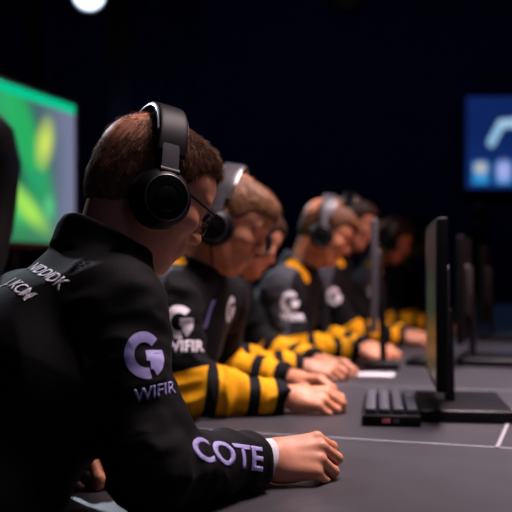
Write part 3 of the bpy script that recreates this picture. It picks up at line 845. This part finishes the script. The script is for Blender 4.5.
N3 = A3(-.115, 2.99, 1.08)
P3 = seated(N3, (-.022, 2.98, 1.195), dyaw=45, pitch=30, skin=SK[2], hairm=HR[2], h=.006, fold=.008, bunch=1.0, w=.03,
            label='dark-haired striped-jersey player mostly hidden behind the sandy-haired one')
r3 = make_person(P3); headset(P3['head'], r3['B'], 'black headset of the dark-haired player half hidden behind another face', cable=False)
chest_prints(P3, r3, text=False)

N4 = A3(.175, 3.53, 1.095)
P4 = seated(N4, (.272, 3.515, 1.240), dyaw=14, pitch=30, skin=SK[1], hairm=HR[1], h=.006, fold=.010, bunch=1.0, w=-.03,
            label='brown-haired striped-jersey player in the middle of the row, head bowed')
r4 = make_person(P4); headset(P4['head'], r4['B'], 'headset with pale band on the middle player with bowed head', band='grey_band')
chest_prints(P4, r4)

N5 = A3(.385, 4.31, 1.16)
P5 = seated(N5, (.455, 4.285, 1.315), dyaw=14, pitch=18, skin=SK[2], hairm=HR[2], h=.0075, fold=.008, w=.06,
            label='taller dim player sitting behind the slim screen post')
r5 = make_person(P5); headset(P5['head'], r5['B'], 'black headset of the tall dim player past the middle of the row')
chest_prints(P5, r5, text=False)

N6 = A3(.69, 5.23, 1.12)
P6 = seated(N6, (.785, 5.20, 1.265), dyaw=12, pitch=26, skin=SK[1], hairm=HR[2], h=.0075, fold=.008, w=.04,
            label='second-last player of the row, dark hair and grey headset')
r6 = make_person(P6); headset(P6['head'], r6['B'], 'grey-banded headset on the second-last player of the row', band='grey_band')
chest_prints(P6, r6, text=False)

N7 = A3(1.03, 6.22, 1.16)
P7 = seated(N7, (1.11, 6.20, 1.335), dyaw=12, pitch=18, skin=SK[2], hairm=HR[2], h=.008, fold=.008, w=.04,
            label='last player of the row, upright beside the edge-on screen')
r7 = make_person(P7); headset(P7['head'], r7['B'], 'black headset on the last player of the row')

# someone standing in the dark beyond the far end of the table
S0 = A3(2.36, 9.6, 0)
q = lambda f, l, z: S0 + A3(f, l, z * 1.035 if z > .3 else z)
PS = dict(standing=True, head=q(.05, 0, 1.63), yaw=0, pitch=10, neck=q(0, 0, 1.46), pel=q(-.02, 0, .95), shR=q(0, -.19, 1.40), shL=q(0, .19, 1.40),
          elR=q(-.03, -.25, 1.11), elL=q(-.03, .25, 1.11), wrR=q(.10, -.23, .87), wrL=q(.10, .23, .87),
          handR=dict(d=(.3, 0, -.95), n=(0, -1, 0), s=(1, 0, .3), curl=(15, 20, 15)), handL=dict(d=(.3, 0, -.95), n=(0, 1, 0), s=(1, 0, .3), curl=(15, 20, 15)),
          knR=q(.02, -.10, .50), knL=q(.0, .10, .50), anR=q(-.02, -.11, .09), anL=q(-.04, .11, .09), feetdir=(1, 0, 0),
          skin=SK[2], hairm=HR[2], jersey=M['jersey_plain'], h=.0085, fold=.008, label='person in dark clothes standing in the gloom under the blue screen')
make_person(PS)

chairs = [((-.447, 1.30), 84.5, 'tall black gaming chair behind the glasses wearer, its edge at the frame')]
for N, t in ((N2, 'black gaming chair under the sandy-haired player'), (N3, 'black gaming chair under the mostly hidden dark-haired player'), (N4, 'black gaming chair under the middle player with bowed head'),
             (N5, 'black gaming chair under the tall dim player'), (N6, 'black gaming chair under the second-last player'), (N7, 'black gaming chair under the last player of the row')):
    p = loc3(N, (-.23, 0, 0)); chairs.append(((p[0], p[1]), -17, t))
make_chair((*chairs[0][0], 0), R(chairs[0][1]), chairs[0][2])
proto = None
for (x, y), yw, t in chairs[1:]:
    if proto is None: proto = make_chair((x, y, 0), R(yw), t, False); continue
    c_ = proto.copy(); COL.objects.link(c_); c_.location = (x, y, 0); c_.rotation_euler = (0, 0, R(yw)); c_['label'] = t
    for ch in list(proto.children):
        d_ = ch.copy(); COL.objects.link(d_); d_.parent = c_
        for g_ in list(ch.children):
            e_ = g_.copy(); COL.objects.link(e_); e_.parent = d_

# ------------------------------------------------------------------ screens on the table
def painted_panel(name, w, hgt, fn, strength, parent, nx=96, ny=56):
    """a lit display: colours are what the screen shows. local x across, z up, facing -y"""
    u = np.linspace(0, 1, nx + 1); v = np.linspace(0, 1, ny + 1); U, W_ = np.meshgrid(u, v, indexing='ij')
    V = np.stack([(U - .5) * w, np.zeros_like(U), (W_ - .5) * hgt], -1).reshape(-1, 3)
    i, k = np.meshgrid(np.arange(nx), np.arange(ny), indexing='ij'); a = i * (ny + 1) + k
    Q = np.stack([a, a + ny + 1, a + ny + 2, a + 1], -1).reshape(-1, 4)
    m = bpy.data.materials.get(name) or mat(name, (.01, .01, .01), .3)
    nt = m.node_tree; b = nt.nodes['Principled BSDF']
    if not any(n.type == 'ATTRIBUTE' for n in nt.nodes):
        at = nt.nodes.new('ShaderNodeAttribute'); at.attribute_name = 'picture'
        nt.links.new(at.outputs['Color'], b.inputs['Emission Color']); b.inputs['Emission Strength'].default_value = strength
    me = np_mesh(name, V, Q, m, False)
    col = np.ones((len(V), 4), np.float32); col[:, :3] = fn(U, W_).reshape(-1, 3)
    at = me.attributes.new('picture', 'FLOAT_COLOR', 'POINT'); at.data.foreach_set('color', col.ravel())
    return link('display', me, parent)
def blob(U, V, cx, cy, rx, ry, rot=0., soft=.5):
    a = R(rot); x = (U - cx) * math.cos(a) + (V - cy) * math.sin(a); y = -(U - cx) * math.sin(a) + (V - cy) * math.cos(a)
    d = np.sqrt((x / rx) ** 2 + (y / ry) ** 2); return np.clip((1 + soft - d) / (2 * soft), 0, 1)
def over(base, col, k): return base * (1 - k[..., None]) + np.array(col) * k[..., None]

def game_pic(U, V):
    c = np.zeros(U.shape + (3,)) + np.array((.02, .05, .05)); c = over(c, (.05, .22, .03), np.clip(1 - V * 1.5, 0, 1))
    c = over(c, (.10, .35, .08), blob(U, V, .5, .5, .3, .2)); c = over(c, (.55, .45, .10), blob(U, V, .1, .85, .12, .08)); return c
def monitor(x, y, yaw, label, w=.46, hgt=.385, z0=.075, th=.024, base=(.34, .21), boff=.055, shell='black_plastic', strength=.08):
    """local frame: x along the screen's width, the screen faces local -y (towards the players)"""
    o = empty('monitor', (x, y, TZ), R(yaw)); tag(o, label, 'monitor', 'monitors standing along the table')
    MB().box((0, th / 2, z0 + hgt / 2), (w, th, hgt), None, .004).build('housing', M[shell], o, True)
    MB().box((0, th + .006, z0 + hgt * .48), (w * .45, .014, hgt * .5), None, .012).build('rear_cover', M['matte_plastic'], o, True)
    d = painted_panel('game_display', w - .02, hgt - .03, game_pic, strength, o); d.location = (0, -.0015, z0 + hgt / 2 + .004)
    MB().tube([(0, th + .020, .02), (0, th + .018, .10), (0, th + .014, z0 + hgt * .45)], 1., 14, flat=((1, 0, 0), .05, .026)).build('stand_neck', M['black_metal'], o, True)
    MB().box((0, boff, .0145), (base[0], base[1], .028), None, .006).build('stand_base', M['black_metal'], o, True)
    return o
monitor(.428, 2.20, -98, 'black monitor seen edge-on beside the keyboard, the largest in view', boff=.07)
monitor(.405, 3.18, -97.3, 'slim grey-edged monitor standing between the middle players and their neighbours', w=.26, hgt=.385, z0=.135, th=.024, base=(.13, .12), boff=.04, shell='silver_shell')
monitor(.775, 3.40, -107, 'dark monitor directly beyond the one beside the keyboard', z0=.085, boff=.10)
monitor(1.165, 4.62, -108, 'farthest dark monitor of the table, below the blue screen', z0=.085, boff=.10)

def keyboard(x, y, yaw, label):
    o = empty('keyboard', (x, y, TZ), R(yaw)); tag(o, label, 'keyboard')
    MB().box((0, 0, .013), (.365, .128, .025), None, .004).build('case', M['black_plastic'], o, True)
    b = MB()
    for r in range(4):
        px = -.168
        yy = .046 - r * .0305
        ws = [.021] * 15
        if r == 3: ws = [.026, .026, .026, .125, .026, .026, .026, .026]
        for wk in ws:
            MBk = b.box((px + wk / 2, yy, .0315), (wk - .003, .0235, .014), None, .0025); px += wk + .0016
    b.build('keys', M['key'], o, True)
    MB().box((-.1832, .012, .0135), (.001, .018, .009), None).build('end_mark', M['red_mark'], o)
    MB().box((-.1832, -.010, .0135), (.001, .014, .007), None).build('end_mark', M['grey_band'], o)
    return o
keyboard(.322, 2.155, 82.4, 'low black keyboard with grey keys, end-on beside the edge-on monitor')

def mouse(x, y, yaw, label):
    o = empty('mouse', (x, y, TZ), R(yaw)); tag(o, label, 'mouse', 'computer mice on the table')
    fd = Field((-.075, -.05, -.005), (.075, .05, .06), .0022)
    fd.add(d_ell((0, 0, .008), (.062, .032, .030)), .01); fd.clip(lambda P: .0012 - P[..., 2], (-.075, -.05, -.005), (.075, .05, .06), .003)
    V, Q = fd.mesh(); link('shell', np_mesh('mouse_shell', V, Q, M['black_plastic']), o)
    MB().lathe([(0, -.004), (.009, -.004), (.009, .004), (0, .004)], (.034, 0, .030), (0, 1, 0), 16).build('scroll_wheel', M['grey_band'], o, True)
    return o
mouse(.600, 3.26, -17, 'small black mouse lying between the two edge-on monitors')

cd = empty('card', (.396, 2.975, TZ), R(-12)); tag(cd, 'small white card on the table past the outstretched hands', 'card')
MB().box((0, 0, .0012), (.12, .10, .0016), None).build('sheet', M['paper'], cd)

# ------------------------------------------------------------------ the two big screens
def tv_pic(U, V):
    c = np.zeros(U.shape + (3,)); g = np.array((.10, .16, .22)); c += g
    c = over(c, (.20, .20, .34), np.clip((U - .70) * 3.2, 0, .8))
    c = over(c, (.02, .11, .09), blob(U, V, .62, .5, .22, .55))
    c = over(c, (.02, .42, .12), blob(U, V, .66, .72, .085, .50, 18, .45))
    c = over(c, (.05, .50, .14), blob(U, V, .58, .24, .20, .13, -38, .5))
    c = over(c, (.03, .50, .16), blob(U, V, .40, .45, .13, .5, -10))
    c = over(c, (.62, .78, .12), blob(U, V, .795, .68, .045, .13, -8, .7))
    c = over(c, (.40, .80, .10), blob(U, V, .69, .22, .05, .16, 38, .7))
    c = over(c, (.60, .80, .10), blob(U, V, .50, .50, .05, .12, 0, .7))
    c = over(c, (.02, .35, .16), blob(U, V, .74, .43, .04, .05, 0, .6))
    c = over(c, (.10, .55, .22), blob(U, V, .82, .25, .03, .07, 0, .6))
    c = over(c, (.03, .25, .08), np.clip(.16 - V, 0, .16) * 5)
    c = over(c, (.0, .55, .27), np.clip((V - .925) * 60, 0, 1))
    return c
def blue_pic(U, V):
    c = np.zeros(U.shape + (3,)) + np.array((.004, .018, .11)); c = over(c, (.008, .035, .20), np.clip(1 - V * 1.6, 0, 1) * .8)
    def stroke(c, x0, y0, x1, y1, w, col):
        t = np.clip(((U - x0) * (x1 - x0) + (V - y0) * (y1 - y0) * .36) / ((x1 - x0) ** 2 + (y1 - y0) ** 2 * .36), 0, 1)
        d = np.sqrt((U - x0 - t * (x1 - x0)) ** 2 + ((V - y0 - t * (y1 - y0)) * .6) ** 2)
        return over(c, col, np.clip((w - d) / .012 + .5, 0, 1))
    c = stroke(c, .20, .50, .28, .70, .030, (.32, .60, .85)); c = stroke(c, .28, .70, .40, .72, .028, (.42, .66, .88))
    c = stroke(c, .40, .72, .50, .50, .030, (.32, .60, .85))
    for cx in (.115, .30, .485, .67, .855):
        k = np.clip((.068 - np.maximum(np.abs(U - cx), np.abs(V - .17) * .52)) / .012, 0, 1); c = over(c, (.03, .32, .72), k)
    c = over(c, (.6, .55, .5), blob(U, V, .115, .22, .045, .06)); c = over(c, (.45, .45, .9), blob(U, V, .30, .19, .05, .10))
    return c
def big_screen(loc, yaw, w, hgt, name, pic, strength, label, shell, legs):
    o = empty(name, loc, R(yaw)); tag(o, label, 'screen')
    MB().box((0, .03, 0), (w + .03, .05, hgt + .03), None, .006).build('housing', M['black_plastic'], o, True)
    for z, hh in ((-hgt / 2 - .012, .030), (hgt / 2 + .009, .012)): MB().box((0, -.002, z), (w + .03, .012, hh), None, .002).build('bezel', M[shell], o, True)
    for x in (-w / 2 - .009, w / 2 + .009): MB().box((x, -.002, 0), (.012, .012, hgt + .006), None, .002).build('bezel', M[shell], o, True)
    d = painted_panel(name + '_picture', w, hgt, pic, strength, o, 160, 90); d.location = (0, .002, 0)
    if legs:
        for x in (-.25, .25): MB().tube([(x, .075, -loc[2] + .03), (x, .075, .1)], .025, 12).build('pole', M['black_metal'], o, True)
        MB().box((0, .10, -loc[2] + .02), (.9, .60, .04), None, .008).build('base', M['black_metal'], o, True)
    else:
        for x in (-w * .3, w * .3): MB().box((x, .12, 0), (.06, .14, .3), None).build('wall_bracket', M['black_metal'], o)
    return o
# visible right edge about 4.9 m away, seen obliquely
tvw, tvh = 1.46, .76
d_ = unit(A3(.30, .90, 0)); e_ = A3(-.985, 4.90, 1.605); ctr = e_ - d_ * tvw / 2
big_screen(tuple(ctr), math.degrees(math.atan2(d_[1], d_[0])), tvw, tvh, 'television', tv_pic, 1.0, 'large television on a floor stand showing a bright green game picture', 'bezel_grey', True)
big_screen((3.87, 12.78, 2.92), 0, 1.76, 1.30, 'wall_screen', blue_pic, .9, 'blue lit screen with pale chevron mark, mounted high on the dark back wall', 'black_plastic', False)

# ------------------------------------------------------------------ rigging
tr = empty('lighting_truss', (.2, 7.0, 3.75)); tag(tr, 'black lighting truss hung across the hall above the row', 'truss')
b = MB()
for dy, dz in ((-.15, -.15), (.15, -.15), (-.15, .15), (.15, .15)): b.tube([(-5, dy, dz), (5, dy, dz)], .024, 10)
b.build('chord_tubes', M['black_metal'], tr, True)
b = MB()
for i in range(25):
    x = -5 + i * .4
    for dy in (-.15, .15): b.tube([(x, dy, -.15), (x + .2, dy, .15), (x + .4, dy, -.15)], .01, 6)
b.build('brace_web', M['black_metal'], tr, True)
for x in (-3.5, 3.5): MB().tube([(x, 0, .12), (x, 0, 1.54)], .012, 8).build('hanging_cable', M['black_metal'], tr, True)
def stage_light(x, target, label, lens):
    p = Vector((x, 7.0, 3.26)); o = empty('stage_light', p); tag(o, label, 'stage light', 'stage lights hung from the truss')
    rq = (Vector(target) - p).to_track_quat('-Z', 'Y').to_matrix()
    y_ = MB(); y_.tube([(-.15, 0, 0), (-.155, 0, .16), (-.10, 0, .22), (.10, 0, .22), (.155, 0, .16), (.15, 0, 0)], 1., 12, flat=((0, 1, 0), .05, .012))
    y_.tube([(0, 0, .20), (0, 0, .36)], .016, 10); y_.box((0, -.0, .335), (.07, .36, .03), None, .004); y_.build('yoke', M['black_metal'], o, True)
    h_ = MB().lathe([(0, .20), (.08, .20), (.12, .14), (.13, 0), (.135, -.16), (.125, -.16), (.118, -.10), (0, -.10)], n=32).build('housing', M['matte_plastic'], o, True)
    h_.matrix_local = rq.to_4x4()
    l_ = MB().lathe([(0, -.145), (.05, -.142), (.10, -.130), (.117, -.112), (.117, -.105), (0, -.105)], n=32).build('lens', M[lens], h_, True)
    return o
stage_light(-1.30, (-.4, 2.2, 1.0), 'lit stage light glowing blue-white over the television', 'lens_lamp')
stage_light(.68, (1.4, 2.8, .8), 'unlit grey stage light hanging over the middle of the row', 'lens_dim')
